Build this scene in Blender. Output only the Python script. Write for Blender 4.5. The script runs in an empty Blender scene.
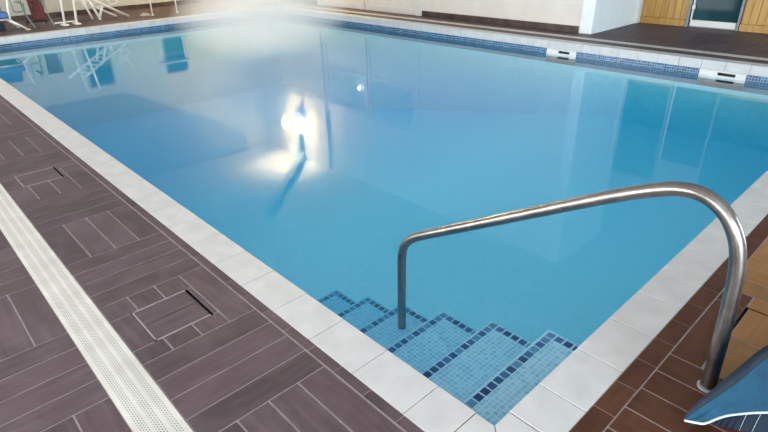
import bpy, bmesh, math, random
from mathutils import Vector, Matrix, noise
random.seed(7)
SC = bpy.context.scene
COL = SC.collection

# ------------------------------------------------------------------ helpers
class MB:
    """collects shapes, then links them as ONE mesh object"""
    def __init__(s):
        s.bm = bmesh.new()
        s.uv = s.bm.loops.layers.uv.new('UVMap')
    def poly(s, pts, uvs=None, mi=0, smooth=False):
        vs = [s.bm.verts.new(p) for p in pts]
        f = s.bm.faces.new(vs); f.material_index = mi; f.smooth = smooth
        if uvs:
            for l, u in zip(f.loops, uvs): l[s.uv].uv = u
        return f
    def box(s, a, b, mi=0, bevel=0.0, seg=2, mat=None):
        lo = [min(a[i], b[i]) for i in range(3)]; hi = [max(a[i], b[i]) for i in range(3)]
        c = [(x, y, z) for x in (lo[0], hi[0]) for y in (lo[1], hi[1]) for z in (lo[2], hi[2])]
        vs = [s.bm.verts.new(p) for p in c]
        fs = []
        for q in ((0,1,3,2), (4,6,7,5), (0,4,5,1), (2,3,7,6), (0,2,6,4), (1,5,7,3)):
            f = s.bm.faces.new([vs[i] for i in q]); f.material_index = mi; fs.append(f)
        if bevel > 0:
            es = list({e for f in fs for e in f.edges})
            r = bmesh.ops.bevel(s.bm, geom=es, offset=bevel, segments=seg, affect='EDGES', profile=.5, clamp_overlap=True)
            vs = list({v for f in r['faces'] for v in f.verts} | {v for v in vs if v.is_valid})
        if mat is not None:
            bmesh.ops.transform(s.bm, matrix=mat, verts=vs)
        return vs
    def prism(s, pts, z0, z1, mi=0, bevel=0.0):
        n = len(pts)
        lo = [s.bm.verts.new((p[0], p[1], z0)) for p in pts]; hi = [s.bm.verts.new((p[0], p[1], z1)) for p in pts]
        fs = [s.bm.faces.new(hi), s.bm.faces.new(lo[::-1])]
        for i in range(n):
            j = (i + 1) % n
            fs.append(s.bm.faces.new([lo[i], lo[j], hi[j], hi[i]]))
        for f in fs: f.material_index = mi
        if bevel > 0:
            bmesh.ops.bevel(s.bm, geom=list(fs[0].edges), offset=bevel, segments=2, affect='EDGES', profile=.5, clamp_overlap=True)
    def tube(s, pts, r, n=12, mi=0, cap=True):
        pts = [Vector(p) for p in pts]
        rs = r if isinstance(r, (list, tuple)) else [r] * len(pts)
        t0 = (pts[1] - pts[0]).normalized()
        up = Vector((0, 0, 1)) if abs(t0.z) < .9 else Vector((1, 0, 0))
        nrm = t0.cross(up).normalized(); rings = []
        for i, p in enumerate(pts):
            t = (pts[min(i + 1, len(pts) - 1)] - pts[max(i - 1, 0)]).normalized()
            nrm = (nrm - t * nrm.dot(t)).normalized(); bn = t.cross(nrm)
            rings.append([s.bm.verts.new(p + (nrm * math.cos(2 * math.pi * k / n) + bn * math.sin(2 * math.pi * k / n)) * rs[i]) for k in range(n)])
        for a, b in zip(rings, rings[1:]):
            for k in range(n):
                f = s.bm.faces.new([a[k], a[(k + 1) % n], b[(k + 1) % n], b[k]]); f.smooth = True; f.material_index = mi
        if cap:
            s.bm.faces.new(rings[0][::-1]).material_index = mi; s.bm.faces.new(rings[-1]).material_index = mi
    def lathe(s, c, prof, n=24, mi=0):
        rings = [[s.bm.verts.new((c[0] + r * math.cos(2 * math.pi * k / n), c[1] + r * math.sin(2 * math.pi * k / n), c[2] + z)) for k in range(n)] for r, z in prof]
        for a, b in zip(rings, rings[1:]):
            for k in range(n):
                f = s.bm.faces.new([a[k], a[(k + 1) % n], b[(k + 1) % n], b[k]]); f.smooth = True; f.material_index = mi
        s.bm.faces.new(rings[0][::-1]).material_index = mi; s.bm.faces.new(rings[-1]).material_index = mi
    def grid(s, rows, mi=0, smooth=True, close=False):
        vr = [[s.bm.verts.new(p) for p in r] for r in rows]
        for a, b in zip(vr, vr[1:]):
            for k in range(len(a) - 1):
                f = s.bm.faces.new([a[k], a[k + 1], b[k + 1], b[k]]); f.smooth = smooth; f.material_index = mi
        return vr
    def build(s, name, mats, parent=None, loc=None):
        bmesh.ops.recalc_face_normals(s.bm, faces=s.bm.faces[:])
        me = bpy.data.meshes.new(name); s.bm.to_mesh(me); s.bm.free()
        for m in (mats if isinstance(mats, (list, tuple)) else [mats]): me.materials.append(m)
        o = bpy.data.objects.new(name, me); COL.objects.link(o)
        if parent is not None:
            o.parent = parent
            o.matrix_parent_inverse = Matrix.Translation(-Vector(parent.location)) if parent.parent is None else parent.parent.matrix_parent_inverse.copy() @ Matrix.Identity(4)
            if parent.parent is not None: o.matrix_parent_inverse = Matrix.Identity(4)
        return o

def tag(o, label=None, cat=None, group=None, kind=None):
    if label: o['label'] = label
    if cat: o['category'] = cat
    if group: o['group'] = group
    if kind: o['kind'] = kind
    return o
def empty(name, loc, label, cat, group=None, kind=None):
    o = bpy.data.objects.new(name, None); COL.objects.link(o); o.location = loc; o.empty_display_size = .1
    return tag(o, label, cat, group, kind)
def struct(o): return tag(o, kind='structure')
def spline(P, n=10):
    P = [Vector(p) for p in P]; out = []
    for i in range(len(P) - 1):
        p0, p1, p2, p3 = P[max(i - 1, 0)], P[i], P[i + 1], P[min(i + 2, len(P) - 1)]
        for k in range(n):
            t = k / n
            out.append(.5 * ((2 * p1) + (p2 - p0) * t + (2 * p0 - 5 * p1 + 4 * p2 - p3) * t * t + (3 * p1 - p0 - 3 * p2 + p3) * t ** 3))
    return out + [P[-1]]

# ------------------------------------------------------------------ materials
class NT:
    def __init__(s, name):
        s.m = bpy.data.materials.new(name); s.m.use_nodes = True
        s.t = s.m.node_tree; s.t.nodes.clear()
        s.out = s.n('ShaderNodeOutputMaterial')
    def n(s, typ, **kw):
        o = s.t.nodes.new(typ)
        for k, v in kw.items():
            if k.startswith('i_'):
                key = k[2:]; key = int(key) if key.isdigit() else key.replace('_', ' ')
                if isinstance(v, bpy.types.NodeSocket): s.t.links.new(v, o.inputs[key])
                else: o.inputs[key].default_value = v
            else: setattr(o, k, v)
        return o
    def math(s, op, a, b=0.0, c=0.0):
        o = s.n('ShaderNodeMath', operation=op)
        for i, v in enumerate((a, b, c)):
            if isinstance(v, bpy.types.NodeSocket): s.t.links.new(v, o.inputs[i])
            else: o.inputs[i].default_value = v
        return o.outputs[0]
    def mix(s, f, a, b, mode='MIX'):
        o = s.n('ShaderNodeMix', data_type='RGBA', blend_type=mode)
        for i, v in ((0, f), (6, a), (7, b)):
            if isinstance(v, bpy.types.NodeSocket): s.t.links.new(v, o.inputs[i])
            else: o.inputs[i].default_value = v if i == 0 else tuple(v) + (1,) * (4 - len(v))
        return o.outputs[2]
    def ramp(s, f, stops, interp='LINEAR'):
        o = s.n('ShaderNodeValToRGB'); o.color_ramp.interpolation = interp
        while len(o.color_ramp.elements) < len(stops): o.color_ramp.elements.new(.5)
        for e, (p, c) in zip(o.color_ramp.elements, stops):
            e.position = p; e.color = tuple(c) + (1,) * (4 - len(c))
        s.t.links.new(f, o.inputs[0]); return o.outputs[0]
    def bsdf(s, col, rough=.5, metal=0., spec=.5, normal=None, **kw):
        o = s.n('ShaderNodeBsdfPrincipled')
        for k, v in (('Base Color', col), ('Roughness', rough), ('Metallic', metal), ('Specular IOR Level', spec)):
            if isinstance(v, bpy.types.NodeSocket): s.t.links.new(v, o.inputs[k])
            else: o.inputs[k].default_value = (tuple(v) + (1,)) if isinstance(v, (tuple, list)) and len(v) == 3 else v
        if normal is not None: s.t.links.new(normal, o.inputs['Normal'])
        for k, v in kw.items(): o.inputs[k.replace('_', ' ')].default_value = v
        s.t.links.new(o.outputs[0], s.out.inputs[0]); return o
    def obj(s): return s.n('ShaderNodeTexCoord').outputs['Object']
    def mapped(s, scale, src=None):
        return s.n('ShaderNodeMapping', i_Vector=src or s.obj(), i_Scale=scale).outputs[0]
    def noise(s, vec, scale, detail=3., rough=.5):
        return s.n('ShaderNodeTexNoise', i_Vector=vec, i_Scale=scale, i_Detail=detail, i_Roughness=rough).outputs[0]
    def bump(s, h, strength=.2, dist=.01):
        return s.n('ShaderNodeBump', i_Height=h, i_Strength=strength, i_Distance=dist).outputs[0]

def plain(name, col, rough=.5, metal=0., var=.06, nscale=6., spec=.5, bump=0.):
    t = NT(name); nz = t.noise(t.obj(), nscale)
    d = tuple(max(0, c * (1 - var * 2)) for c in col); l = tuple(min(1, c * (1 + var * 2)) for c in col)
    c = t.ramp(nz, [(.3, d), (.7, l)])
    nb = t.bump(t.noise(t.obj(), nscale * 12), bump, .004) if bump else None
    t.bsdf(c, rough, metal, spec, nb); return t.m

def deck_tile(name, along, A=(.058,.040,.046), B=(.083,.059,.068), C=(.115,.086,.098)):
    """wood-look porcelain plank; the grain runs along X (0) or Y (1)"""
    t = NT(name); o = t.obj()
    rnd = t.n('ShaderNodeNewGeometry').outputs['Random Per Island']
    off = t.n('ShaderNodeCombineXYZ', i_X=t.math('MULTIPLY', rnd, 37.), i_Y=t.math('MULTIPLY', rnd, 91.)).outputs[0]
    v = t.n('ShaderNodeVectorMath', operation='ADD', i_0=o, i_1=off).outputs[0]
    sc = (3.5, 34, 1) if along == 0 else (34, 3.5, 1)
    g = t.noise(t.mapped(sc, v), 1., 5., .62)
    blot = t.noise(v, 5., 4., .6)
    c = t.ramp(g, [(.28, A), (.52, B), (.75, C)])
    tint = t.ramp(rnd, [(0., (.82, .80, .80)), (.5, (1.02, .97, .96)), (1., (1.18, 1.1, 1.14))])
    c = t.mix(1., c, tint, 'MULTIPLY')
    c = t.mix(t.ramp(blot, [(.46, (0, 0, 0)), (.78, (.5, .5, .5))]), c, tuple(v * 1.35 for v in C))
    scuff = t.ramp(t.noise(t.mapped(tuple(a * 2.4 for a in sc), v), 1., 4., .7), [(.66, (0, 0, 0)), (.76, (.4, .4, .4))])
    c = t.mix(scuff, c, tuple(v * 2. for v in C))
    r = t.ramp(g, [(.3, (.46,) * 3), (.7, (.60,) * 3)])
    t.bsdf(c, r, 0., .32, t.bump(g, .12, .003)); return t.m

def mosaic(name, pitch, stops, grout, gw=.08, rough=.25):
    t = NT(name); uv = t.n('ShaderNodeTexCoord').outputs['UV']
    v = t.n('ShaderNodeVectorMath', operation='SCALE', i_0=uv, i_Scale=1. / pitch).outputs[0]
    cell = t.n('ShaderNodeVectorMath', operation='FLOOR', i_0=v).outputs[0]
    fr = t.n('ShaderNodeVectorMath', operation='FRACTION', i_0=v).outputs[0]
    sp = t.n('ShaderNodeSeparateXYZ', i_0=fr)
    e = []
    for a in (0, 1):
        e.append(t.math('MINIMUM', sp.outputs[a], t.math('SUBTRACT', 1., sp.outputs[a])))
    d = t.math('MINIMUM', e[0], e[1])
    g = t.math('LESS_THAN', d, gw)
    wn = t.n('ShaderNodeTexWhiteNoise', noise_dimensions='2D', i_Vector=cell).outputs[0]
    c = t.mix(g, t.ramp(wn, stops), grout)
    t.bsdf(c, rough); return t.m

M = {}
M['deck_x'] = deck_tile('deck_tile_grain_x', 0)
M['deck_y'] = deck_tile('deck_tile_grain_y', 1)
M['brown_x'] = deck_tile('brown_deck_tile_grain_x', 0, (.050, .016, .007), (.073, .026, .012), (.095, .040, .022))
M['brown_y'] = deck_tile('brown_deck_tile_grain_y', 1, (.050, .016, .007), (.073, .026, .012), (.095, .040, .022))
M['tan_x'] = deck_tile('tan_deck_tile_grain_x', 0, (.215, .108, .038), (.26, .138, .051), (.30, .165, .066))
M['tan_y'] = deck_tile('tan_deck_tile_grain_y', 1, (.215, .108, .038), (.26, .138, .051), (.30, .165, .066))
M['grout'] = plain('deck_grout', (.31, .26, .265), .85, var=.1, nscale=20)
M['dark_gap'] = plain('dark_gap', (.012, .010, .010), .9)
M['coping'] = plain('white_coping_tile', (.54, .54, .545), .38, var=.035, nscale=9, bump=.08)
M['mortar'] = plain('coping_mortar', (.24, .23, .22), .9)
M['wall'] = plain('white_wall_paint', (.69, .655, .615), .7, var=.02, nscale=3, bump=.05)
M['wall_cool'] = plain('cool_daylit_white_wall', (.77, .84, .87), .45, var=.015)  # cool daylight on these faces is put into the wall colour
M['ceil'] = plain('white_ceiling_paint', (.55, .54, .52), .8, var=.02)
M['beam'] = plain('painted_roof_beam', (.16, .22, .26), .6)
M['boarding'] = plain('grey_reflection_dimmer', (.25, .275, .28), .6)  # dark tone put in to dim the walls' reflection in the water
M['alu'] = plain('grey_aluminium', (.20, .215, .23), .4)
M['skirt'] = plain('brown_skirting_tile', (.055, .038, .034), .35, var=.25, nscale=5)
M['white_frame'] = plain('white_frame_paint', (.66, .66, .64), .35, var=.02)
M['plastic'] = plain('white_plastic', (.70, .70, .68), .4, var=.04)
M['drain'] = None
M['black'] = plain('black_plastic', (.02, .02, .022), .5)
M['greytube'] = plain('grey_green_tube', (.14, .17, .165), .4)
M['red'] = plain('burgundy_cloth', (.10, .022, .026), .8, var=.2, nscale=12)
M['bluecush'] = plain('blue_cushion_cloth', (.06, .13, .30), .8, var=.2)
M['basin'] = mosaic('pale_blue_pool_tile', .05, [(0, (.70, .88, .94)), (1, (.77, .93, .97))], (.77, .90, .95), .05, .7)
M['basin_wall'] = mosaic('darkened_pool_wall_tile', .05, [(0, (.46, .70, .68)), (1, (.54, .77, .74))], (.54, .76, .73), .05, .7)  # darker than the floor, standing in for far water dimmed by refraction
M['steptile'] = mosaic('step_tile', .0245, [(0, (.19, .52, .78)), (.5, (.26, .60, .84)), (1, (.32, .66, .88))], (.52, .76, .90), .08)
M['band'] = mosaic('blue_band_tile', .034, [(0, (.002, .024, .085)), (.45, (.004, .056, .16)), (.8, (.010, .105, .24)), (1, (.04, .19, .34))], (.30, .41, .48), .07)

def nosing_mat():
    t = NT('dark_blue_nosing_tile')
    rnd = t.n('ShaderNodeNewGeometry').outputs['Random Per Island']
    c = t.ramp(rnd, [(0, (.004, .025, .15)), (.4, (.010, .07, .25)), (.75, (.03, .15, .36)), (1, (.10, .30, .50))])
    t.bsdf(c, .15); return t.m
M['nosing'] = nosing_mat()
M['teal'] = mosaic('teal_band_reflection_tile', .034, [(0, (.008, .085, .16)), (1, (.016, .13, .22))], (.03, .17, .26), .05)  # tile colour carries the mosaic's mirror image along with the submerged band

def drain_mat():
    t = NT('white_perforated_drain'); o = t.n('ShaderNodeTexCoord').outputs['UV']
    sp = t.n('ShaderNodeSeparateXYZ', i_0=o)                      # u across (m), v along (m)
    def cellmask(px, py, wx, wy, shift):
        u = t.math('DIVIDE', sp.outputs[0], px); row = t.math('FLOOR', u)
        v = t.math('ADD', t.math('DIVIDE', sp.outputs[1], py), t.math('MULTIPLY', row, shift))
        a = t.math('ABSOLUTE', t.math('SUBTRACT', t.math('FRACT', u), .5)); b = t.math('ABSOLUTE', t.math('SUBTRACT', t.math('FRACT', v), .5))
        return t.math('MULTIPLY', t.math('LESS_THAN', a, wx), t.math('LESS_THAN', b, wy))
    holes = cellmask(.0085, .0145, .26, .25, .5)
    # three perforated tracks separated by plain ribs
    tr = t.math('FRACT', t.math('DIVIDE', t.math('SUBTRACT', sp.outputs[0], .012), .0437))
    tm = t.math('MULTIPLY', t.math('GREATER_THAN', tr, .18), t.math('LESS_THAN', tr, .82))
    edge = t.math('MULTIPLY', t.math('GREATER_THAN', sp.outputs[0], .014), t.math('LESS_THAN', sp.outputs[0], .141))
    m = t.math('MULTIPLY', t.math('MULTIPLY', holes, tm), edge)
    base = t.ramp(t.noise(t.obj(), 7.), [(.3, (.55, .53, .50)), (.7, (.66, .64, .61))])
    t.bsdf(t.mix(m, base, (.20, .21, .20)), .45); return t.m
M['drain'] = drain_mat()

def pine_mat():
    t = NT('varnished_pine_boards'); o = t.obj()
    rnd = t.n('ShaderNodeNewGeometry').outputs['Random Per Island']
    v = t.n('ShaderNodeVectorMath', operation='ADD', i_0=o, i_1=t.n('ShaderNodeCombineXYZ', i_Z=t.math('MULTIPLY', rnd, 23.)).outputs[0]).outputs[0]
    g = t.noise(t.mapped((30, 30, 1.6), v), 1., 4.)
    c = t.ramp(g, [(.3, (.36, .19, .040)), (.55, (.50, .29, .070)), (.75, (.58, .37, .12))])
    c = t.mix(1., c, t.ramp(rnd, [(0, (.82, .8, .76)), (1, (1.1, 1.08, 1.05))]), 'MULTIPLY')
    t.bsdf(c, .4); return t.m
M['pine'] = pine_mat()

def glass_dark():
    t = NT('dark_teal_door_glass')
    t.bsdf(t.ramp(t.noise(t.obj(), 1.2), [(.3, (.012, .045, .06)), (.7, (.03, .085, .105))]), .06, 0., .1); return t.m
M['dglass'] = glass_dark()
M['pale_glass'] = plain('blue_grey_door_glass', (.50, .60, .64), .08, var=.05, nscale=1.)

def steel():
    t = NT('brushed_stainless_steel'); o = t.obj()
    g = t.noise(t.mapped((60, 5, 5)), 1., 3.); st = t.noise(o, 11., 4., .65)
    c = t.ramp(st, [(.3, (.20, .18, .17)), (.7, (.32, .30, .29))])
    t.bsdf(c, t.ramp(g, [(.3, (.25,) * 3), (.7, (.40,) * 3)]), 1., .5); return t.m
M['steel'] = steel()

def water_mat():
    t = NT('clear_pool_water')
    bf = t.n('ShaderNodeNewGeometry').outputs['Backfacing']
    ior = t.math('ADD', 1.333, t.math('MULTIPLY', bf, .7502 - 1.333))
    h = t.noise(t.mapped((1.0, 1.0, 1.0)), 2.2, 2.)
    nb = t.bump(h, .02, .02)
    fr = t.n('ShaderNodeFresnel', i_IOR=ior, i_Normal=nb).outputs[0]
    gl = t.n('ShaderNodeBsdfGlossy', i_Color=(1, 1, 1, 1), i_Roughness=.03, i_Normal=nb).outputs[0]
    tr = t.n('ShaderNodeBsdfTransparent', i_Color=(1, 1, 1, 1)).outputs[0]
    mx = t.n('ShaderNodeMixShader', i_0=fr, i_1=tr, i_2=gl).outputs[0]
    t.t.links.new(mx, t.out.inputs[0])
    ab = t.n('ShaderNodeVolumeAbsorption', i_Color=(.0, .775, .975, 1), i_Density=.62).outputs[0]
    sc = t.n('ShaderNodeVolumeScatter', i_Color=(.20, .86, .86, 1), i_Density=.13, i_Anisotropy=.3).outputs[0]
    t.t.links.new(t.n('ShaderNodeAddShader', i_0=ab, i_1=sc).outputs[0], t.out.inputs['Volume'])
    return t.m
M['water'] = water_mat()

def fabric(name, a, b, rough=.75):
    t = NT(name); o = t.obj()
    c = t.ramp(t.noise(o, 9., 5., .6), [(.3, a), (.7, b)])
    w = t.n('ShaderNodeTexWave', i_Vector=o, i_Scale=160.).outputs[1]
    t.bsdf(c, rough, 0., .3, t.bump(w, .15, .002)); return t.m
M['cover'] = fabric('blue_woven_cover', (.002, .036, .078), (.008, .074, .135))
M['cover_dark'] = fabric('navy_cover_hem', (.006, .012, .024), (.015, .030, .052))
M['piping'] = fabric('white_piping', (.42, .50, .56), (.62, .68, .72))

def emit(name, col, s):
    t = NT(name); e = t.n('ShaderNodeEmission', i_Color=tuple(col) + (1,), i_Strength=s).outputs[0]
    t.t.links.new(e, t.out.inputs[0]); return t.m
M['lampglow'] = emit('lit_lamp_glass', (1, .90, .72), 30)
M['opal'] = emit('lit_opal_lamp_bowl', (1, .92, .78), 7)
M['bulb'] = emit('lit_bulb', (1, .97, .9), 25)

# ------------------------------------------------------------------ dimensions
W, L = 6.913, 12.044          # pool opening along X and along Y
CW = .20                      # coping width
ZB, ZW, ZF = -.12, -.200, -2.0   # coping underside, water level, pool floor
XF, YL = 7.86, 14.70          # far wall (plane X), left wall (plane Y)
X0, Y0 = -5.5, -5.5           # near walls
XR, YR = 9.66, 3.80           # recess back wall, recess side wall
CEIL = 4.2

# ------------------------------------------------------------------ floor
PB, PL = .134, .535           # plank pitch and block size
GW = .0068
def plank(mb, x0, y0, x1, y1, mi, g=GW):
    g = g / 2
    if x1 - x0 < .02 or y1 - y0 < .02: return
    a = (x0 + g, y0 + g, -.006); b = (x1 - g, y1 - g, 0)
    lo, hi = a, b
    p = [(lo[0], lo[1]), (hi[0], lo[1]), (hi[0], hi[1]), (lo[0], hi[1])]
    e = .0012
    q = [(lo[0] + e, lo[1] + e), (hi[0] - e, lo[1] + e), (hi[0] - e, hi[1] - e), (lo[0] + e, hi[1] - e)]
    vb = [mb.bm.verts.new((u, v, -.006)) for u, v in p]; vm = [mb.bm.verts.new((u, v, -.0012)) for u, v in p]; vt = [mb.bm.verts.new((u, v, 0)) for u, v in q]
    f = mb.bm.faces.new(vt); f.material_index = mi
    for A, B in ((vb, vm), (vm, vt)):
        for i in range(4):
            f = mb.bm.faces.new([A[i], A[(i + 1) % 4], B[(i + 1) % 4], B[i]]); f.material_index = mi

HOLES = []     # hatch lids are set into the floor here (x0,y0,x1,y1)
def cut(rect, holes):
    out = [rect]
    for h in holes:
        nxt = []
        for r in out:
            if h[0] >= r[2] or h[2] <= r[0] or h[1] >= r[3] or h[3] <= r[1]: nxt.append(r); continue
            ax, ay, bx, by = r; cx, cy, dx, dy = max(h[0], ax), max(h[1], ay), min(h[2], bx), min(h[3], by)
            for s in ((ax, ay, bx, cy), (ax, dy, bx, by), (ax, cy, cx, dy), (dx, cy, bx, dy)):
                if s[2] - s[0] > .012 and s[3] - s[1] > .012: nxt.append(s)
        out = nxt
    return out
HATCHES = [(-.684, 1.305, -.410, 1.585), (-.682, 3.650, -.408, 3.930), (1.098, -.682, 1.375, -.406)]
fl = MB()
def weave(x_edges, y_edges, clip, first, tones=None):
    for i in range(len(x_edges) - 1):
        for j in range(len(y_edges) - 1):
            x0, x1 = x_edges[i], x_edges[i + 1]; y0, y1 = y_edges[j], y_edges[j + 1]
            acr = (i + j + first) % 2 == 0           # planks long in X
            for k in range(4):
                r = (x0, y0 + (y1 - y0) * k / 4, x1, y0 + (y1 - y0) * (k + 1) / 4) if acr else (x0 + (x1 - x0) * k / 4, y0, x0 + (x1 - x0) * (k + 1) / 4, y1)
                r = (max(r[0], clip[0]), max(r[1], clip[1]), min(r[2], clip[2]), min(r[3], clip[3]))
                if r[2] - r[0] < .015 or r[3] - r[1] < .015: continue
                for s in cut(r, HATCHES): plank(fl, *s, (1 if acr else 2) + (tones(s) if tones else 0))
def edges(a, step, lo, hi):
    k0 = math.floor((lo - a) / step); k1 = math.ceil((hi - a) / step)
    return [a + step * k for k in range(k0, k1 + 1)]
# left deck between coping strip and drain: one block wide
weave([-.786, -.250], edges(.662, PL, -.4, YL), (-.786, -.28, -.25, YL), 1 if len(edges(.662, PL, -.4, .6)) % 2 == 0 else 0)
DX0, DX1 = -.944, -.789       # near drain channel
# left deck beyond the drain
xe = [DX0 - PL * k for k in range(9)][::-1]
ye = edges(1.648, PL, Y0, YL)
k = ye.index(min(ye, key=lambda v: abs(v - 1.648)))
weave(xe, ye, (X0, Y0, DX0, YL), 1 if (len(xe) - 2 + k) % 2 == 0 else 0)
# strip along the left coping and along the right coping
y = -.28
while y < L + CW: plank(fl, -.247, y, -CW, y + .178, 2, .004); y += .178
x = -.2
while x < 9.5: plank(fl, x, -.283, x + .178, -CW, 3, .004); x += .178
# right deck
xe = edges(.275, PL, -.789, 9.7); ye = [-.2835 - PL * k for k in range(11)][::-1]
i0 = xe.index(min(xe, key=lambda v: abs(v - .275))); j0 = len(ye) - 2
weave(xe, ye, (DX1, Y0, XR, -.2835), 1 if (i0 + j0) % 2 == 0 else 0, lambda s: 4 if s[0] > .79 and s[0] < 4.5 and (s[1] < -.43 or s[0] > 1.7) else 2 if s[0] > -.3 and s[0] < 1.8 else 0)
# far decks
FD0, FD1 = W + .445, W + .595  # far drain channel
weave(edges(FD1, PL, FD1, XR), edges(.4, PL, -.29, YL), (FD1, -.283, XR, YL), 0)
y = -.28
while y < YL: plank(fl, W + CW + .004, y, FD0, y + PL, 1); y += PL
weave(edges(-.2, PL, -.25, FD0), edges(L + CW + .05, PL, L + CW, YL), (-.25, L + CW + .004, FD0, YL), 1)
# grout bed as a ring around the pool
for a in ((X0, Y0, XR, -CW + .01), (X0, -CW + .01, -CW + .01, YL), (W + CW - .01, -CW + .01, XR, YL), (-CW + .01, L + CW - .01, W + CW - .01, YL)):
    for s in cut(a, [(h[0] - .004, h[1] - .004, h[2] + .004, h[3] + .004) for h in HATCHES]):
        fl.poly([(s[0], s[1], -.0022), (s[2], s[1], -.0022), (s[2], s[3], -.0022), (s[0], s[3], -.0022)], mi=0)
        fl.poly([(s[0], s[1], -.16), (s[0], s[3], -.16), (s[2], s[3], -.16), (s[2], s[1], -.16)], mi=0)
struct(fl.build('floor', [M['grout'], M['deck_x'], M['deck_y'], M['brown_x'], M['brown_y'], M['tan_x'], M['tan_y']]))

# ------------------------------------------------------------------ hatch lids (tiled skimmer covers)
def hatch(rect, label, along, side, tile='deck'):
    x0, y0, x1, y1 = rect
    e = empty('skimmer_lid', ((x0 + x1) / 2, (y0 + y1) / 2, -.02), label, 'hatch lid', 'tiled skimmer lids in the deck')
    m = MB()                      # tray
    m.box((x0, y0, -.03), (x1, y1, -.016)); m.build('tray', M['dark_gap'], e)
    m = MB()                      # pale metal lip on three sides, the fourth side is an open dark finger gap
    w = .007
    if side == 'x+':
        for b in (((x0, y0, -.02), (x0 + w, y1, .0005)), ((x0, y1 - w, -.02), (x1 - .012, y1, .0005)), ((x0, y0, -.02), (x1 - .012, y0 + w, .0005))): m.box(*b)
    else:
        for b in (((x0, y0, -.02), (x0 + w * .5, y1, .0)), ((x0, y0, -.02), (x1 - .012, y0 + w, .0))): m.box(*b)
    m.build('lip', M['grout'], e)
    m = MB(); a, b, c, d = x0 + w, y0 + w, x1 - .013, y1 - w
    if side != 'x+': c, d = x1 - .009, y1 - .010
    n = 2
    for k in range(n):
        if along: r = (a, b + (d - b) * k / n, c, b + (d - b) * (k + 1) / n)
        else: r = (a + (c - a) * k / n, b, a + (c - a) * (k + 1) / n, d)
        plank(m, *r, 0, .004)
    m.box((a, b, -.016), (c, d, -.003), mi=1)
    m.build('tile_inset', [M[tile + ('_x' if along else '_y')], M['grout']], e)
hatch(HATCHES[0], 'square tiled lid sunk into the left deck, nearer the steps', True, 'x+')
hatch(HATCHES[1], 'square tiled lid farther along the left deck, upper left', True, 'x+')
hatch(HATCHES[2], 'square tiled lid in the tan floor behind the handrail foot', True, 'y+', 'tan')

# ------------------------------------------------------------------ drains
def drain(name, x0, x1, y0, y1, label):
    m = MB()
    m.poly([(x0, y0, .0012), (x1, y0, .0012), (x1, y1, .0012), (x0, y1, .0012)], [(0, 0), (x1 - x0, 0), (x1 - x0, y1 - y0), (0, y1 - y0)], 0)
    for a, b in (((x0, y0), (x0, y1)), ((x1, y1), (x1, y0))):
        m.poly([(a[0], a[1], .0012), (b[0], b[1], .0012), (b[0], b[1], -.05), (a[0], a[1], -.05)])
    m.poly([(x0, y0, .0012), (x1, y0, .0012), (x1, y0, -.05), (x0, y0, -.05)]); m.poly([(x0, y1, .0012), (x1, y1, .0012), (x1, y1, -.05), (x0, y1, -.05)])
    m.poly([(x0, y0, -.05), (x0, y1, -.05), (x1, y1, -.05), (x1, y0, -.05)])
    return tag(m.build(name, M['drain']), label, 'drain')
drain('drain_grating', DX0, DX1, -3.1, 14.6, 'white perforated drain strip crossing the left foreground deck')
drain('drain_grating', FD0, FD1, -3.1, 14.5, 'thin white drain strip in the deck along the far pool side')

# ------------------------------------------------------------------ coping
cp = MB(); J = .003; TP = .2885
def joints(first, a, b):
    v = [a] + [first + TP * k for k in range(60) if a + .05 < first + TP * k < b - .05] + [b]
    return list(zip(v, v[1:]))
def ctile(x0, y0, x1, y1): cp.box((x0 + J / 2, y0 + J / 2, ZB), (x1 - J / 2, y1 - J / 2, 0), bevel=.003)
for a, b in joints(.262, .08, L): ctile(-CW, a, 0, b)
for a, b in joints(.283, .088, W): ctile(a, -CW, b, 0)
for a, b in joints(.262, 0, L): ctile(W, a, W + CW, b)
for a, b in joints(.283, 0, W): ctile(a, L, b, L + CW)
for p in ([(-CW, -CW), (-.003, -.003), (-.003, .077), (-CW, .077)], [(-CW + .004, -CW), (.085, -CW), (.085, -.003), (0, -.003)]): cp.prism(p, ZB, 0, bevel=.004)
for x0, y0 in ((-CW, L), (W, L), (W, -CW)): ctile(x0, y0, x0 + CW, y0 + CW)
i = .006
for a, b in (((-CW + i, -CW + i), (-i, L + CW - i)), ((W + i, -CW + i), (W + CW - i, L + CW - i)), ((-CW + i, -CW + i), (W + CW - i, -i)), ((-CW + i, L + i), (W + CW - i, L + CW - i))):
    cp.box((a[0], a[1], ZB + .004), (b[0], b[1], -.006), mi=1)
struct(cp.build('pool_coping', [M['coping'], M['mortar']]))

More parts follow.
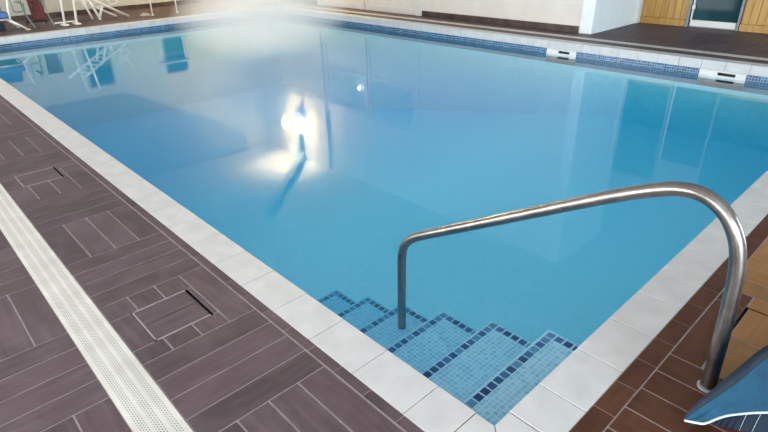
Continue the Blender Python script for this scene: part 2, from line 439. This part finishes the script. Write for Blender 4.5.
# ------------------------------------------------------------------ basin
bs = MB()
SK = [(4.03, 3.53), (1.70, 1.16)]     # skimmer mouths on the far side
def wallq(p, q, z0, z1, mi, u0=0.):
    d = math.hypot(q[0] - p[0], q[1] - p[1])
    bs.poly([(p[0], p[1], z0), (q[0], q[1], z0), (q[0], q[1], z1), (p[0], p[1], z1)], [(u0, z0 - ZB), (u0 + d, z0 - ZB), (u0 + d, z1 - ZB), (u0, z1 - ZB)], mi)
ZM = ZB - .0825               # blue mosaic above the water line, teal below it holds its painted reflection and submerged part
ZBAND = ZB - .2203
o_ = .012      # the coping overhangs the pool wall slightly
c = [(-o_, -o_), (W + o_, -o_), (W + o_, L + o_), (-o_, L + o_)]
for k in range(4):
    p, q = c[k], c[(k + 1) % 4]
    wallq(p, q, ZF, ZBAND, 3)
    if k == 1:
        ys = [-o_, 1.16, 1.70, 3.53, 4.03, L + o_]
        for n in (0, 2, 4): wallq((W + o_, ys[n]), (W + o_, ys[n + 1]), ZM, ZB, 1, ys[n]); wallq((W + o_, ys[n]), (W + o_, ys[n + 1]), ZBAND, ZM, 4, ys[n])
        for n in (1, 3):
            bx = W + o_ + .30
            bs.poly([(W + o_, ys[n], ZBAND), (bx, ys[n], ZBAND), (bx, ys[n], ZB), (W + o_, ys[n], ZB)], mi=2); bs.poly([(W + o_, ys[n + 1], ZBAND), (bx, ys[n + 1], ZBAND), (bx, ys[n + 1], ZB), (W + o_, ys[n + 1], ZB)], mi=2)
            bs.poly([(bx, ys[n], ZBAND), (bx, ys[n + 1], ZBAND), (bx, ys[n + 1], ZB), (bx, ys[n], ZB)], mi=2); bs.poly([(W + o_, ys[n], ZBAND), (bx, ys[n], ZBAND), (bx, ys[n + 1], ZBAND), (W + o_, ys[n + 1], ZBAND)], mi=2)
    else: wallq(p, q, ZM, ZB, 1); wallq(p, q, ZBAND, ZM, 4)
ZS = -1.04                     # shallow end by the steps, sloping to the deep end
fy = [(-o_, ZS), (3.2, ZS), (8.5, ZF), (L + o_, ZF)]
for (ya, za), (yb, zb) in zip(fy, fy[1:]):
    bs.poly([(-o_, ya, za), (W + o_, ya, za), (W + o_, yb, zb), (-o_, yb, zb)], [(-o_, ya), (W + o_, ya), (W + o_, yb), (-o_, yb)], 0)
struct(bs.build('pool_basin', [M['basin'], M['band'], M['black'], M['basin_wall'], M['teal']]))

wt = MB(); wt.box((-o_ - .002, -o_ - .002, ZF - .01), (W + o_ + .002, L + o_ + .002, ZW))
tag(wt.build('pool_water', M['water']), 'still clear blue water filling the pool', 'water', kind='stuff')

# ------------------------------------------------------------------ steps
SX = .90
SY = [.300, .648, 1.008, 1.370, 1.724, 2.098]
SZ = [-.268, -.404, -.530, -.661, -.785, -.913]
steps = empty('pool_steps', (SX / 2, 1.2, -1.04), 'pale blue mosaic steps with dark blue edges going down into the pool', 'steps')
y0 = -o_ + .002
for k, (y1, z) in enumerate(zip(SY, SZ)):
    m = MB(); xa, xb = -o_ + .002, SX
    def q(pts, uv): m.poly(pts, uv)
    q([(xa, y0, z), (xb, y0, z), (xb, y1, z), (xa, y1, z)], [(xa, y0), (xb, y0), (xb, y1), (xa, y1)])
    q([(xa, y1, z), (xb, y1, z), (xb, y1, (ZS + .002)), (xa, y1, (ZS + .002))], [(xa, z), (xb, z), (xb, (ZS + .002)), (xa, (ZS + .002))])
    q([(xb, y0, z), (xb, y1, z), (xb, y1, (ZS + .002)), (xb, y0, (ZS + .002))], [(y0, z), (y1, z), (y1, (ZS + .002)), (y0, (ZS + .002))])
    q([(xa, y0, z), (xa, y0, (ZS + .002)), (xa, y1, (ZS + .002)), (xa, y1, z)], None); q([(xa, y0, z), (xb, y0, z), (xb, y0, (ZS + .002)), (xa, y0, (ZS + .002))], None); q([(xa, y0, (ZS + .002)), (xb, y0, (ZS + .002)), (xb, y1, (ZS + .002)), (xa, y1, (ZS + .002))], None)
    st = m.build('step', M['steptile'], steps)
    m = MB(); tp, g = .049, .012
    x = SX - .016
    rows = []
    while x - tp > 0: rows.append((x - tp + g, y1 - .016 - tp + g, x, y1 - .016)); x -= tp
    yy = y1 - .016 - tp
    while yy - tp > y0: rows.append((SX - .016 - tp + g, yy - tp + g, SX - .016, yy)); yy -= tp
    for r in rows: m.box((r[0], r[1], z - .002), (r[2], r[3], z + .0025))
    m.build('nosing_tiles', M['nosing'], st)
    y0 = y1

# ------------------------------------------------------------------ skimmers
def skimmer(ya, yb, label):
    e = empty('pool_skimmer', (W, (ya + yb) / 2, ZB), label, 'skimmer', 'skimmer openings in the far pool side')
    m = MB(); za, zb = ZB - .001, -.235; xf = W - .006; xk = W + .03
    ca, cb = ya + (yb - ya) * .22, ya + (yb - ya) * .60      # dark slot
    t1, t2 = za - .018, za - .058
    for b in (((xf, ya, za), (xk, yb, t1)), ((xf, ya, t1), (xk, ca, zb)), ((xf, cb, t1), (xk, yb, zb)), ((xf, ca, t2), (xk, cb, zb))): m.box(*b, bevel=.003)
    m.build('faceplate', M['plastic'], e)
    m = MB(); m.box((xk + .05, ca - .02, t1 + .01), (xk + .06, cb + .02, zb)); m.build('flap', M['black'], e)
skimmer(3.52, 4.04, 'white skimmer opening in the blue band near the middle of the far side')
skimmer(1.15, 1.71, 'white skimmer opening in the blue band below the dark glass door')

# ------------------------------------------------------------------ handrail
RX = .72
rail = empty('handrail', (RX, -.457, 0), 'curved stainless steel handrail descending into the pool steps', 'handrail')
path = [(-.459, -.02), (-.458, .05), (-.450, .244), (-.440, .42), (-.428, .53), (-.402, .625), (-.352, .700), (-.285, .742), (-.215, .748), (-.13, .722), (.005, .656), (.173, .562), (.53, .357), (.85, .174), (.99, .094), (1.085, .036), (1.145, -.020), (1.178, -.085), (1.188, -.17), (1.190, -.35), (1.192, -.662)]
m = MB(); m.tube(spline([(RX, a, b) for a, b in path], 8), .0262, 24); m.build('rail_tube', M['steel'], rail)
m = MB(); m.lathe((RX, -.459, 0), [(.036, -.001), (.037, .004), (.033, .008), (.027, .010)]); m.build('base_flange', M['alu'], rail)

# ------------------------------------------------------------------ walls and ceiling
def wallbox(name, a, b, mat):
    m = MB(); m.box(a, b); return struct(m.build(name, mat))
T = .18
M['wall_l'] = plain('pale_grey_wall_paint', (.43, .45, .42), .7, var=.02, nscale=3)
wl = wallbox('wall_left', (X0 - T, YL, -.01), (XF + T, YL + T, CEIL), M['wall_l'])
# far wall: a wall run with a projecting white end pier, double doors set against it
m = MB(); zt = CEIL - .01      # dark panel added to dim this wall's mirror image in the water
f = [(X0, 1.65), (3.6, 1.65), (7.0, 3.6), (7.0, zt), (X0, zt)]
a = [m.bm.verts.new((x, YL - .02, z)) for x, z in f]; b = [m.bm.verts.new((x, YL, z)) for x, z in f]
m.bm.faces.new(a); m.bm.faces.new(b[::-1])
for k in range(5): m.bm.faces.new([a[k], a[(k + 1) % 5], b[(k + 1) % 5], b[k]])
struct(m.build('added_dark_panel_left', M['boarding']))
wf = wallbox('wall_far', (XF, YR + .10, -.01), (XF + T, YL, CEIL), M['wall'])
XC = XF - .06
wallbox('wall_far_corner', (XC, 11.375, -.01), (XF - .001, YL, CEIL), M['wall'])
m = MB(); m.box((XF - .01, YR, -.005), (XF + .22, YR + .225, CEIL), bevel=.02, seg=3); struct(m.build('pillar_far', M['wall_cool']))
wallbox('wall_recess_side', (XF + .20, YR, -.01), (XR + T, YR + T, CEIL), M['wall_cool'])
wallbox('wall_recess', (XR + .03, Y0 - T, -.01), (XR + T, YR, CEIL), M['boarding'])
m = MB(); m.box((XR - .16, YR - .035, 0), (XR - .002, YR + .002, 2.15), bevel=.006); struct(m.build('trim_1', M['white_frame']))
# skirting
m = MB()
yy = 4.03
while yy < 7.70: m.box((XF - .014, yy + .002, 0), (XF, min(yy + .30, 7.71) - .002, .112), bevel=.003); yy += .30
struct(m.build('baseboard_far', M['skirt']))
m = MB(); yy = 11.38
while yy < YL - .02: m.box((XC - .013, yy + .002, 0), (XC, min(yy + .30, YL) - .002, .112), bevel=.003); yy += .30
struct(m.build('baseboard_far_corner', M['skirt']))
m = MB(); xx = X0
while xx < XF - .02: m.box((xx + .002, YL - .014, 0), (min(xx + .30, XF - .015) - .002, YL, .112), bevel=.003); xx += .30
struct(m.build('baseboard_left', M['skirt']))

# near walls, with unseen window openings added to carry area lights (behind and beside the photographer)
def wall_windows(name, axis, at, a, b, openings, mat):
    """axis 0: plane X=at running along Y; axis 1: plane Y=at running along X"""
    m = MB(); t = -T
    def bx(u0, u1, z0, z1):
        if axis == 0: m.box((at + t, u0, z0), (at, u1, z1))
        else: m.box((u0, at + t, z0), (u1, at, z1))
    u = a
    for (o0, o1, s, h) in openings:
        bx(u, o0, -.01, CEIL); bx(o0, o1, -.01, s); bx(o0, o1, h, CEIL); u = o1
    bx(u, b, -.01, CEIL)
    return struct(m.build(name, mat))
def window_frame(name, axis, at, o, nm=3):
    o0, o1, s, h = o; m = MB(); w = .05; d0, d1 = at - .12, at - .06
    def bx(u0, u1, z0, z1):
        if axis == 0: m.box((d0, u0, z0), (d1, u1, z1))
        else: m.box((u0, d0, z0), (u1, d1, z1))
    bx(o0, o1, s, s + w); bx(o0, o1, h - w, h)
    for k in range(nm + 1):
        c = o0 + w / 2 + (o1 - o0 - w) * k / nm; bx(c - w / 2, c + w / 2, s, h)
    return struct(m.build(name, M['white_frame']))
OPX = [(-4.2, -.2, .15, 2.5), (1.2, 5.4, .15, 2.5), (6.4, 10.2, .15, 2.5), (10.9, 14.2, .15, 2.5)]
PWX = [230, 350, 450, 210]
OPY = [(-4.2, -.6, .15, 2.5), (3.6, 7.6, .15, 2.5)]
PWY = [520, 680]
wall_windows('wall_near', 0, X0, Y0 - T, YL + T, OPX, M['wall'])
wall_windows('wall_right', 1, Y0, X0, XR + T, OPY, M['wall'])
n = 0
for o in OPX: n += 1; window_frame('window_%d' % n, 0, X0, o)
for o in OPY: n += 1; window_frame('window_%d' % n, 1, Y0, o)
# unseen pine lining, added for its warm reflection on the deck
m = MB(); xx = 1.3
while xx < 5.2: m.box((xx + .002, Y0 + .001, .10), (xx + .118, Y0 + .022, 2.6), bevel=.004); xx += .12
m.box((1.3, Y0 + .001, 0), (5.2, Y0 + .03, .10)); struct(m.build('added_cladding_right', M['pine']))

m = MB(); m.box((X0 - T, Y0 - T, CEIL), (XR + T, YL + T, CEIL + .12)); struct(m.build('ceiling', M['ceil']))
# slanted roof brace beside the far corner
m = MB()
q = [(XC - .10, 12.55), (XC - .22, 12.43), (5.1, 10.0), (5.22, 9.88)]
m.box((XC - .16, 12.60, 3.36), (XC, 12.76, CEIL))
p0, p1 = Vector((XC - .02, 12.70, 0)), Vector((4.9, 10.05, 0)); d = (p1 - p0).normalized(); n_ = Vector((-d.y, d.x, 0)) * .09
m.prism([(p0 + n_)[:2], (p0 - n_)[:2], (p1 - n_)[:2], (p1 + n_)[:2]], CEIL - .22, CEIL - .01)
struct(m.build('beam', M['beam']))

# ------------------------------------------------------------------ white double doors in the far wall (door_1)
dr = empty('door_1', (XF, 9.7, 0), 'white half glazed double doors in the far wall', None, kind='structure')
m = MB(); xf = XF - .035
for ya, yb in ((7.76, 7.86), (11.27, 11.37)): m.box((xf, ya, 0), (XF, yb, 2.35), bevel=.004)
m.box((xf, 7.86, 2.25), (XF, 11.27, 2.35)); m.build('door_frame', M['white_frame'], dr)
for ya, yb in ((7.865, 9.535), (9.56, 11.265)):
    x1 = XF - .012; m = MB()
    m.box((XF - .012, ya, .015), (XF, yb, 1.22))
    for b in (((ya, .015), (ya + .09, 2.24)), ((yb - .09, .015), (yb, 2.24)), ((ya, .015), (yb, .13)), ((ya, 1.16), (yb, 1.26)), ((ya, 2.14), (yb, 2.24))):
        m.box((XF - (.030 if b[1][1] - b[0][1] > 1 else .0265), b[0][0], b[0][1]), (XF + .01, b[1][0], b[1][1]))
    lf = m.build('door_leaf', M['white_frame'], dr)
    m = MB(); m.box((XF - .012, ya + .09, 1.26), (XF - .002, yb - .09, 2.14)); m.build('glass_pane', M['pale_glass'], lf)
m = MB(); m.box((XF - .012, 9.525, .02), (XF, 9.57, 2.24)); m.build('meeting_gap', M['black'], dr)

# ------------------------------------------------------------------ recess: pine panels and dark glass door
def cladding(name, ya, yb):
    m = MB(); xf = XR; n = max(1, round((yb - ya) / .115)); w = (yb - ya) / n
    for k in range(n): m.box((xf - .004 - .004 * (k % 2), ya + w * k + .002, .118), (xf + .03, ya + w * (k + 1) - .002, .66), bevel=.004)
    m.box((xf - .03, ya, .002), (xf + .03, yb, .116), bevel=.004)
    g = MB(); g.box((xf + .005, ya, .70), (xf + .029, yb, 2.6)); struct(g.build('window_%d' % (9 if ya > 0 else 10), M['dglass']))
    m.box((xf - .03, ya, .66), (xf + .03, yb, .70), bevel=.004)
    return struct(m.build(name, M['pine']))
cladding('wall_cladding', 2.96, YR - .036)
cladding('wall_cladding_beyond_door', -3.1, 2.09)
d2 = empty('door_2', (XR, 2.5, 0), 'dark glass door with white frame between pine panels', None, kind='structure')
m = MB()
m.box((XR - .05, 2.905, 0), (XR + .03, 2.95, 2.2), bevel=.005); m.box((XR - .05, 2.10, 0), (XR + .03, 2.135, 2.2), bevel=.005)
m.box((XR - .05, 2.135, 2.1), (XR + .03, 2.885, 2.2)); m.build('door_frame', M['alu'], d2)
m = MB(); m.box((XR - .035, 2.145, .02), (XR + .02, 2.875, .125), bevel=.005); m.box((XR - .04, 2.86, .125), (XR + .02, 2.882, 2.1)); m.build('bottom_rail', M['white_frame'], d2)
m = MB(); m.box((XR - .012, 2.14, .128), (XR + .0, 2.86, 2.1)); m.build('glass_pane', M['dglass'], d2)
m = MB(); m.box((XR - .075, 2.835, .30), (XR - .04, 2.885, .375), bevel=.006); m.build('hinge', M['white_frame'], d2)

# low windows in the left wall behind the loungers
for n_, (xa, xb) in ((7, (2.80, 3.42)), (8, (4.86, 5.48))):
    e = empty('window_%d' % n_, ((xa + xb) / 2, YL, .9), 'dark low window in the left wall', None, kind='structure')
    m = MB()
    for b in (((xa, .38), (xb, .43)), ((xa, 1.32), (xb, 1.37)), ((xa, .43), (xa + .05, 1.32)), ((xb - .05, .43), (xb, 1.32))): m.box((b[0][0], YL - .025, b[0][1]), (b[1][0], YL - .001, b[1][1]))
    m.box((xa, YL - .025, .83), (xb, YL - .001, .86))
    m.build('window_frame', M['greytube'], e)
    m = MB(); m.box((xa + .05, YL - .012, .43), (xb - .05, YL - .001, 1.32)); m.build('glass_pane', M['dglass'], e)

# ------------------------------------------------------------------ lamps on the far wall
lp = empty('wall_uplighter', (XC, 12.62, 2.72), 'lit wall uplighter near the far corner, seen mirrored in the water', 'wall lamp')
m = MB(); m.box((XC - .02, 12.54, 2.66), (XC, 12.70, 2.80), bevel=.003); m.tube([(XC - .01, 12.62, 2.72), (XC - .12, 12.62, 2.72)], .012); m.build('bracket', M['white_frame'], lp)
m = MB(); m.lathe((XC - .14, 12.62, 2.70), [(.03, -.02), (.12, .03), (.17, .10), (.165, .10)], 24); m.build('bowl_shade', M['opal'], lp)
m = MB(); m.lathe((XC - .14, 12.62, 2.80), [(.05, .01), (.13, .04), (.15, .12), (.12, .20), (.05, .25), (.01, .26)], 20); m.build('bulb', M['lampglow'], lp)
l2 = empty('globe_lamp', (XF - .03, 9.82, 1.5), 'small round lit lamp on the white doors, a white dot in the water', 'lamp')
m = MB(); m.tube([(XF - .03, 9.82, 1.5), (XF - .06, 9.82, 1.5)], .02); m.build('bracket', M['white_frame'], l2)
m = MB(); m.lathe((XF - .085, 9.82, 1.5), [(.004, -.035), (.025, -.026), (.035, 0), (.025, .026), (.004, .035)], 16); m.build('bulb', M['bulb'], l2)

# ------------------------------------------------------------------ furniture on the far left deck
def bar(m, pts, r=.014, n=8): m.tube(pts, r, n)
# 1 white framed chair with a blue cushion, cut by the picture's left edge
e = empty('garden_chair', (.75, 12.95, 0), 'white framed garden chair with blue cushion at the far left edge', 'chair')
m = MB(); bar(m, [(1.15, 12.75, .20), (1.17, 12.75, .45), (1.22, 12.75, .70)], .02); bar(m, [(.45, 12.75, .20), (.43, 12.75, .70)], .02)
bar(m, [(.40, 12.75, .70), (1.25, 12.75, .70)], .022); bar(m, [(.45, 12.75, .24), (1.15, 12.75, .24)], .018); bar(m, [(.45, 13.35, .24), (1.15, 13.35, .24)], .018)
bar(m, [(.45, 12.75, .24), (.45, 13.35, .24)], .018); bar(m, [(1.15, 12.75, .24), (1.15, 13.35, .24)], .018); m.build('chair_frame', M['plastic'], e)
for xa, xb, yy in ((1.14, 1.40, 12.75), (.46, .25, 12.75), (1.14, 1.36, 13.35), (.46, .25, 13.35)):
    m = MB(); bar(m, [(xa, yy, .22), (xb, yy, .02)], .021); bar(m, [(xb - .03, yy, .012), (xb + .05, yy, .012)], .014); m.build('leg', M['plastic'], e)
m = MB(); m.box((.46, 12.72, .26), (1.14, 13.34, .38), bevel=.035, seg=3); m.build('seat_cushion', M['bluecush'], e)
m = MB(); m.box((.46, 13.25, .36), (1.14, 13.37, .68), bevel=.035, seg=3); m.build('back_cushion', M['bluecush'], e)
m = MB(); m.box((.44, 12.70, .03), (1.02, 12.76, .20), bevel=.02); m.build('skirt', M['cover_dark'], e)
# 2 burgundy folding chair
e = empty('folding_chair', (1.72, 13.1, 0), 'folding chair with burgundy cloth and grey tube legs', 'chair')
m = MB()
m.grid([[(1.60 + .26 * u + .0, 13.0 + .03 * math.sin(u * math.pi) + .10 * v, .13 + .46 * v) for u in [k / 6 for k in range(7)]] for v in [k / 8 for k in range(9)]])
ob = m.build('backrest', M['red'], e); sd = ob.modifiers.new('thick', 'SOLIDIFY'); sd.thickness = .018
for s, x in ((0, 1.535), (1, 1.90)):
    m = MB(); dx = -.09 if s == 0 else -.03
    bar(m, spline([(x + dx, 13.06, .60), (x + dx + .01, 12.98, .48), (x + dx * .6, 12.92, .28), (x + .03, 12.82, .015)]), .014); bar(m, [(x, 13.35, .02), (x - .02, 13.05, .50)], .012); m.build('leg', M['greytube'], e)
    m = MB(); m.box((x - .045 + dx, 12.86, .50), (x + .015 + dx, 13.3, .53), bevel=.01); m.build('armrest', M['greytube'], e)
m = MB(); bar(m, [(1.50, 12.97, .14), (1.90, 12.97, .14)], .016); bar(m, [(1.50, 13.2, .10), (1.90, 13.2, .10)], .016); m.build('crossbar', M['black'], e)
m = MB(); bar(m, spline([(1.315, 13.15, .60), (1.325, 13.15, .38), (1.345, 13.15, .33), (1.48, 13.15, .33), (1.50, 13.15, .40), (1.51, 13.15, .60)]), .011); m.build('side_loop', M['greytube'], e)
# 3 white rail stand
e = empty('towel_rail', (2.32, 12.9, 0), 'white freestanding rail with two upright posts beside burgundy chair', 'towel rail')
for xa, xb in ((2.135, 2.245), (2.375, 2.50)):
    m = MB(); bar(m, [(xa, 12.86, .01), (xb, 12.86, 1.06)], .025); m.build('post', M['plastic'], e)
    m = MB(); m.box((xa - .055, 12.72, 0), (xa + .055, 13.0, .035), bevel=.012); m.build('foot', M['plastic'], e)
m = MB(); bar(m, [(2.245, 12.86, 1.06), (2.50, 12.86, 1.06)], .019); m.build('top_bar', M['plastic'], e)
m = MB(); bar(m, [(1.98, 12.98, .055), (2.375, 12.98, .055)], .016); m.build('lower_bar', M['plastic'], e)
# 4 folded white lounger
e = empty('sun_lounger', (3.1, 13.2, 0), 'folded white sun lounger frame leaning with its rails on the deck', 'sun lounger')
for a, b in (((3.60, 13.14, .02), (2.25, 13.14, .82)), ((3.40, 13.42, .02), (2.05, 13.42, .80))):
    m = MB(); bar(m, [a, b], .029); m.build('side_rail', M['plastic'], e)
m = MB()
for k in range(7):
    u = .34 + .085 * k; m.tube([(3.60 - 1.35 * u, 13.14, .02 + .80 * u), (3.40 - 1.35 * u, 13.42, .02 + .78 * u)], .016, 8)
m.build('slats', M['plastic'], e)
for a, b in (((2.78, 13.12, .52), (2.96, 13.12, .012)), ((3.06, 13.12, .30), (2.93, 13.12, .015)), ((2.70, 13.30, .50), (2.86, 13.34, .012))):
    m = MB(); bar(m, [a, ((a[0] + b[0]) / 2, a[1], (a[2] + b[2]) / 2), b], .026); m.build('leg', M['plastic'], e)
m = MB(); bar(m, spline([(3.00, 13.2, .38), (3.12, 13.2, .62), (3.34, 13.2, .50), (3.42, 13.2, .34), (3.22, 13.2, .30)]), .015); bar(m, [(3.05, 13.2, .36), (3.38, 13.2, .56)], .014); bar(m, [(3.12, 13.2, .58), (3.30, 13.2, .28)], .014); bar(m, [(3.24, 13.24, .26), (3.48, 13.24, .80)], .013)
m.build('backrest_frame', M['plastic'], e)
# 5 small white table
e = empty('side_table', (4.4, 12.95, 0), 'small white side table with thin legs right of the folded lounger', 'table')
for x, y in ((4.09, 12.95), (4.70, 12.95)):
    m = MB(); bar(m, [(x, y, .0), (x, y, .70)], .017); m.lathe((x, y, 0), [(.032, 0), (.030, .02), (.018, .03)], 12); m.build('leg', M['plastic'], e)
m = MB(); m.box((4.04, 12.80, .70), (4.75, 13.10, .73), bevel=.008); m.build('table_top', M['plastic'], e)
# 6 pale crumpled towel
m = MB(); rows = []
for i in range(9):
    v = i / 8; r = []
    for j in range(13):
        u = j / 12; edge = math.sin(math.pi * u) * math.sin(math.pi * v)
        r.append((3.86 + .22 * u, 13.02 + .20 * v, .002 + .075 * edge ** .6 * (.6 + .5 * abs(noise.noise((u * 5, v * 5, 1))))))
    rows.append(r)
m.grid(rows); tag(m.build('crumpled_towel', plain('pale_towel', (.42, .40, .38), .9)), 'small pale crumpled towel on the far left deck beside the white table', 'towel')

# ------------------------------------------------------------------ blue fabric cover in the lower right corner
CAM = Vector((-1.19303, -.74360, 1.55)); YAW, PIT, ROL, FPX = .8267015, -.4788141, -.0250142, 538.3246
fwd = Vector((math.cos(YAW) * math.cos(PIT), math.sin(YAW) * math.cos(PIT), math.sin(PIT)))
r0 = Vector((math.sin(YAW), -math.cos(YAW), 0)); u0 = r0.cross(fwd)
RV = r0 * math.cos(ROL) + u0 * math.sin(ROL); UV = -r0 * math.sin(ROL) + u0 * math.cos(ROL)
e = empty('lounger_cover', (.75, -.62, 0), 'blue fabric cover with white piped edge heaped on the deck by the rail foot', 'cover')
# ridge (upper hem) and piped lower edge, in metres on the deck
ridge = [Vector(p) for p in ((.391, -.475, .100), (.410, -.484, .125), (.438, -.497, .150), (.494, -.528, .200), (.564, -.555, .240), (.706, -.591, .270), (1.0, -.67, .27), (1.4, -.82, .22), (1.7, -.98, .03))]
piped = [Vector(p) for p in ((.388, -.478, .098), (.405, -.508, .098), (.421, -.530, .100), (.479, -.556, .102), (.531, -.586, .100), (.618, -.659, .100), (.80, -.84, .10), (1.15, -1.12, .08), (1.5, -1.22, .012))]
R_, P_ = spline(ridge, 8), spline(piped, 8)
P_ = [P_[0].lerp(P_[0], 0)] * 0 + [P_[int(round(k * (len(P_) - 1) / (len(R_) - 1)))] for k in range(len(R_))] if len(P_) != len(R_) else P_
rows = []
for i in range(9):
    v = i / 8; r = []
    for k, (a, b) in enumerate(zip(R_, P_)):
        p = a.lerp(b, v); u = k / (len(R_) - 1)
        p = p + Vector((0, 0, 1)) * (-.035 * math.sin(math.pi * v) * u + .010 * math.sin(v * 9 + u * 7) * math.sin(math.pi * v) * min(1, u * 3))
        r.append(p)
    rows.append(r)
m = MB(); m.grid(rows); cov = m.build('cover_panel', M['cover'], e); sd = cov.modifiers.new('thick', 'SOLIDIFY'); sd.thickness = .008
m = MB(); m.grid([[p + Vector((.02, .03, 0)) * t + Vector((0, 0, -p.z + .004)) * t for p in R_[20:]] for t in (0, .5, 1.)]); bk = m.build('back_side', M['cover'], e); sd = bk.modifiers.new('thick', 'SOLIDIFY'); sd.thickness = .006
m = MB(); m.tube(R_, [.003 + .013 * min(1, k / 30) for k in range(len(R_))], 10); m.build('rolled_hem', M['cover_dark'], e)
m = MB(); m.tube(P_, .0042, 8); m.build('white_piping', M['piping'], e)
rows = [[], [], [], []]; lines = []
N_ = len(P_) * 3
for k in range(int(N_ * .42), N_):
    u = k / (N_ - 1) * (len(P_) - 1); a = int(min(u, len(P_) - 2)); p = P_[a].lerp(P_[a + 1], u - a)
    w = (k - N_ * .42) / (N_ * .58); ins = Vector((.05, .03, 0)) * max(0, 1 - w * 3)
    fold = .008 * math.sin(k * 1.05)
    for j, (t, z) in enumerate(((0, 1.), (.45, .72), (.8, .35), (1., .01))):
        rows[j].append(Vector((p.x, p.y, p.z * z)) + ins * t + Vector((.7, -.7, 0)) * fold * t)
    if k % 9 == 2 and w > .22: lines.append([rows[j][-1] + Vector((-.005, .003, 0)) for j in range(4)])
m = MB(); m.grid(rows)
for l in lines: m.tube(l, .0007, 6, mi=1)
m.build('pleated_side', [M['cover_dark'], M['piping']], e)

# ------------------------------------------------------------------ thin steam over the far end of the warm pool
def steam_mat(dens):
    t = NT('thin_steam')
    r = t.n('ShaderNodeVectorMath', operation='LENGTH', i_0=t.obj()).outputs['Value']
    f = t.math('MAXIMUM', t.math('SUBTRACT', 1., t.math('MULTIPLY', r, r)), 0.)
    d = t.math('MULTIPLY', f, dens)
    v = t.n('ShaderNodeVolumeScatter', i_Color=(1., .97, .90, 1), i_Density=d, i_Anisotropy=0.).outputs[0]  # lamp warmth put into the colour of white steam
    t.t.links.new(v, t.out.inputs['Volume']); return t.m
def steam(c, r, rot, dens, label):
    me = bpy.data.meshes.new('steam'); b = bmesh.new(); bmesh.ops.create_uvsphere(b, u_segments=32, v_segments=20, radius=1.)
    for f in b.faces: f.smooth = True
    b.to_mesh(me); b.free(); me.materials.append(steam_mat(dens))
    o = bpy.data.objects.new('steam', me); COL.objects.link(o)
    o.location = c; o.scale = r; o.rotation_euler = (0, 0, rot)
    return tag(o, label, 'steam', kind='stuff')
steam(Vector((4.3, 8.3, .46)), (3.6, 1.55, .65), math.radians(57), .58, 'pale plume of steam rising off the water near the far corner')

# ------------------------------------------------------------------ camera
cam = bpy.data.cameras.new('camera'); co = bpy.data.objects.new('camera', cam); COL.objects.link(co)
cam.sensor_fit = 'HORIZONTAL'; cam.sensor_width = 36.; cam.lens = FPX / 768 * 36.; cam.clip_end = 100; cam.clip_start = .05
Rm = Matrix((RV, UV, -fwd)).transposed().to_4x4(); Rm.translation = CAM; co.matrix_world = Rm
SC.camera = co

# ------------------------------------------------------------------ light
wd = bpy.data.worlds.new('daylight'); SC.world = wd; wd.use_nodes = True
bg = wd.node_tree.nodes['Background']; bg.inputs[0].default_value = (.86, .92, 1., 1); bg.inputs[1].default_value = 1.0
def area(name, loc, rot, sx, sy, power, col):
    l = bpy.data.lights.new(name, 'AREA'); l.shape = 'RECTANGLE'; l.size = sx; l.size_y = sy; l.energy = power; l.color = col
    o = bpy.data.objects.new(name, l); COL.objects.link(o); o.location = loc; o.rotation_euler = rot; return o
for k, o in enumerate(OPX):    # added fill lamps for daylight in the near wall's unseen openings, shining +X
    area('window_daylight', (X0 - .03, (o[0] + o[1]) / 2, (o[2] + o[3]) / 2), (0, -math.pi / 2, 0), o[3] - o[2] - .1, o[1] - o[0] - .1, PWX[k], (1., .98, .955))
for k, o in enumerate(OPY):    # shining +Y
    area('window_daylight', ((o[0] + o[1]) / 2, Y0 - .03, (o[2] + o[3]) / 2), (math.pi / 2, 0, 0), o[1] - o[0] - .1, o[3] - o[2] - .1, PWY[k], (.76, .91, 1.))
def point(name, loc, power, col, r=.08):
    l = bpy.data.lights.new(name, 'POINT'); l.energy = power; l.color = col; l.shadow_soft_size = r
    o = bpy.data.objects.new(name, l); COL.objects.link(o); o.location = loc; return o
ul = bpy.data.lights.new('uplighter_light', 'SPOT'); ul.energy = 130; ul.color = (1., .84, .58); ul.spot_size = math.radians(172); ul.spot_blend = .3; ul.shadow_soft_size = .06
uo = bpy.data.objects.new('uplighter_light', ul); COL.objects.link(uo); uo.location = (XC - .40, 12.62, 2.98); uo.rotation_euler = (math.pi, 0, 0)
sl = bpy.data.lights.new('uplighter_beam', 'SPOT'); sl.energy = 330; sl.color = (1., .85, .60); sl.spot_size = math.radians(100); sl.spot_blend = .35; sl.shadow_soft_size = .05
so = bpy.data.objects.new('uplighter_beam', sl); COL.objects.link(so); so.location = (XC - .62, 12.62, 2.95); so.rotation_euler = (math.pi, 0, 0)
point('uplighter_spill', (XC - .50, 12.72, 2.93), 520, (1., .66, .24), .10)

# ------------------------------------------------------------------ render look
vs = SC.view_settings; vs.view_transform = 'Standard'; vs.look = 'None'; vs.exposure = 0; vs.gamma = 1; vs.use_curve_mapping = False
cy = SC.cycles; cy.use_denoising = True; cy.max_bounces = 10; cy.diffuse_bounces = 6; cy.glossy_bounces = 4; cy.transparent_max_bounces = 12; cy.volume_bounces = 2; cy.volume_step_rate = 1.5; cy.volume_max_steps = 128
cy.sample_clamp_indirect = 40
